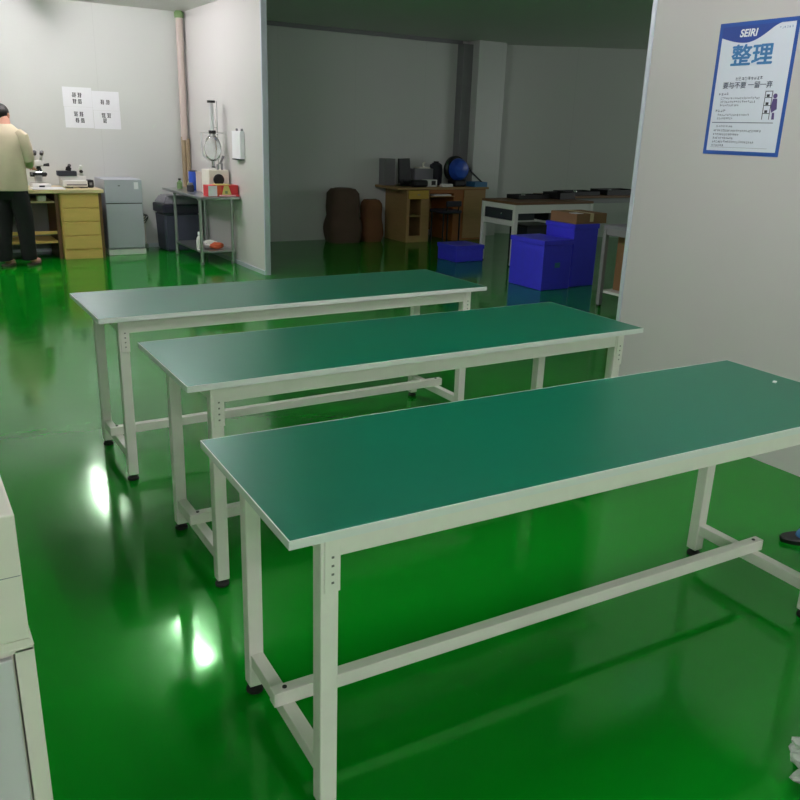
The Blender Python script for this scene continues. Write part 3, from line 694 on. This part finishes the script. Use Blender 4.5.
# ------------------------------------------------------------------ storeroom: white table, benches
def frame_table(name, lb, loc, L, D, h, topm, leg=.05, rail=.10, drawer=True, lower=None, fm='white'):
    t = thing(name, lb, 'table', loc)
    B('tabletop', topm, t, (0, L, 0, D, h-.03, h), bev=.003)
    for x in (.0, L-leg):
        for y in (.0, D-leg):
            l = B('leg', fm, t, (x, x+leg, y, y+leg, .015, h-.03), bev=.003)
            B('foot', 'rubber', l, (x+.006, x+leg-.006, y+.006, y+leg-.006, 0, .015))
    for y in (.005, D-leg+.005): B('apron', fm, t, (leg, L-leg, y, y+.035, h-.03-rail, h-.03), bev=.002)
    for x in (.005, L-leg+.005): B('end_rail', fm, t, (x, x+.035, leg, D-leg, h-.09, h-.03), bev=.002)
    return t
t = frame_table('display_table', 'white framed table with a dark end drawer in front of the tan office desk', (6.30, 7.66, 0), 1.25, .66, .76, 'wood_dk')
B('lower_end_rail', 'white', t, (.005, .045, .05, .61, .48, .54), bev=.002)
d = B('end_drawer', 'ink', t, (.012, .35, .06, .60, .545, .665), bev=.002)
bm = nb(); ell(bm, (.002, .26, .61), .012, .014, .014, 12); obj('knob', bm, 'chrome', d, True)
B('hanging_drawer', 'black', t, (.55, .90, .03, .4, .53, .625), bev=.002)
t = frame_table('rack_table', 'white metal table standing behind the edge of the right wall', (5.60, 4.84, 0), 1.5, .68, .76, 'lidgrey', leg=.04, rail=.03, fm='greyt')
B('lower_shelf', 'white', t, (.04, 1.46, .02, .66, .13, .155))
t = thing('panel_box', 'orange-brown upright carton on the lower shelf of the white metal table', 'carton', (5.74, 5.06, .1555))
B('body', 'card', t, (0, .45, .0, .40, 0, .50), bev=.003); B('flap', 'red', t, (.02, .43, .02, .38, .50, .515))
t = thing('back_bench', 'long dark-topped bench against the angled far wall of the dark room', 'bench', (7.65, 8.35, 0))
B('tabletop', 'wood_dk', t, (0, 2.3, 0, .60, .73, .76), bev=.003)
for x in (.02, 2.24):
    for y in (.02, .54): B('leg', 'white', t, (x, x+.04, y, y+.04, 0, .73))
B('apron', 'greyt', t, (.06, 2.24, .025, .05, .66, .73))
def tray(lb, x, y, z, w, d, h, rz=0, gl=None):
    t = thing('tray', lb, 'tray', (x, y, z), rz)
    B('base', 'black', t, (-w/2, w/2, -d/2, d/2, 0, .012), (-w/2, w/2, -d/2, -d/2+.012, .012, h), (-w/2, w/2, d/2-.012, d/2, .012, h), (-w/2, -w/2+.012, -d/2+.012, d/2-.012, .012, h), (w/2-.012, w/2, -d/2+.012, d/2-.012, .012, h))
    if gl is not None:
        bm = nb(); ell(bm, (gl, -.02, .012+.028), .028, .028, .028, 14); obj('metal_part', bm, 'chrome', t, True)
    return t
tray('black tray with one shiny part on the left end of the white framed table', 6.90, 8.16, .76, .50, .24, .05, 0, -.1)
tray('black tray lying right of the shiny-part tray on the white framed table', 7.36, 8.10, .76, .28, .30, .08, .1)
tray('black tray with a shiny part at the left end of the dark bench', 8.15, 8.62, .76, .55, .34, .05, 0, -.05)
tray('black tray with a shiny part farther right on the dark bench, before the wall edge', 8.85, 8.6, .76, .60, .34, .07, 0, -.1)
t = thing('bench_stand', 'small black stand on the dark bench just left of the right wall edge', 'stand', (9.42, 8.62, .76))
B('base', 'black', t, (-.1, .1, -.1, .1, 0, .03), bev=.005); bm = nb(); tube(bm, [(0, .05, .03), (0, .05, .40)], .016, 10); obj('post', bm, 'black', t, True)
B('arm', 'black', t, (-.10, .06, -.08, .06, .36, .40), bev=.006); B('holder', 'black', t, (-.05, .04, -.07, .0, .12, .30), bev=.02)

# ------------------------------------------------------------------ storeroom: blue crates
def crate(lb, x, y, w, d, h, logo=False, lid=True):
    t = thing('crate', lb, 'crate', (x, y, 0), 0, 'blue plastic crates in the dark room')
    B('body', 'blue', t, (0, w, 0, d, 0, h-.035), bev=.008)
    B('rim', 'blue', t, (-.008, w+.008, -.008, d+.008, h-.05, h), bev=.005)
    if logo: B('label_plate', 'teal', t, (w*.42, w*.60, -.003, .0, h*.45, h*.55))
    return t
crate('blue crate in front, left of the tall blue crate, half a metre high', 5.60, 6.31, .385, .53, .51, True)
crate('tall blue crate with a brown carton on top', 6.04, 6.36, .34, .44, .655)
crate('low dark blue crate in front of the tan office desk', 5.86, 8.20, .42, .40, .20)
t = thing('carton', 'flat brown carton lying on the tall blue crate', 'carton', (6.06, 6.37, .6555))
B('body', 'card', t, (0, .43, .0, .40, 0, .105), bev=.003); B('sheet', 'paper', t, (.0, .10, .01, .12, .105, .108)); B('tape', 'woodtop', t, (.19, .24, -.001, .401, .02, .1065))
t = thing('equipment_box', 'dark box standing under the white framed table', 'box', (6.75, 7.95, 0))
B('body', 'ink', t, (0, .45, 0, .35, 0, .42), bev=.01); B('lid', 'black', t, (-.01, .46, -.01, .36, .42, .45), bev=.005)
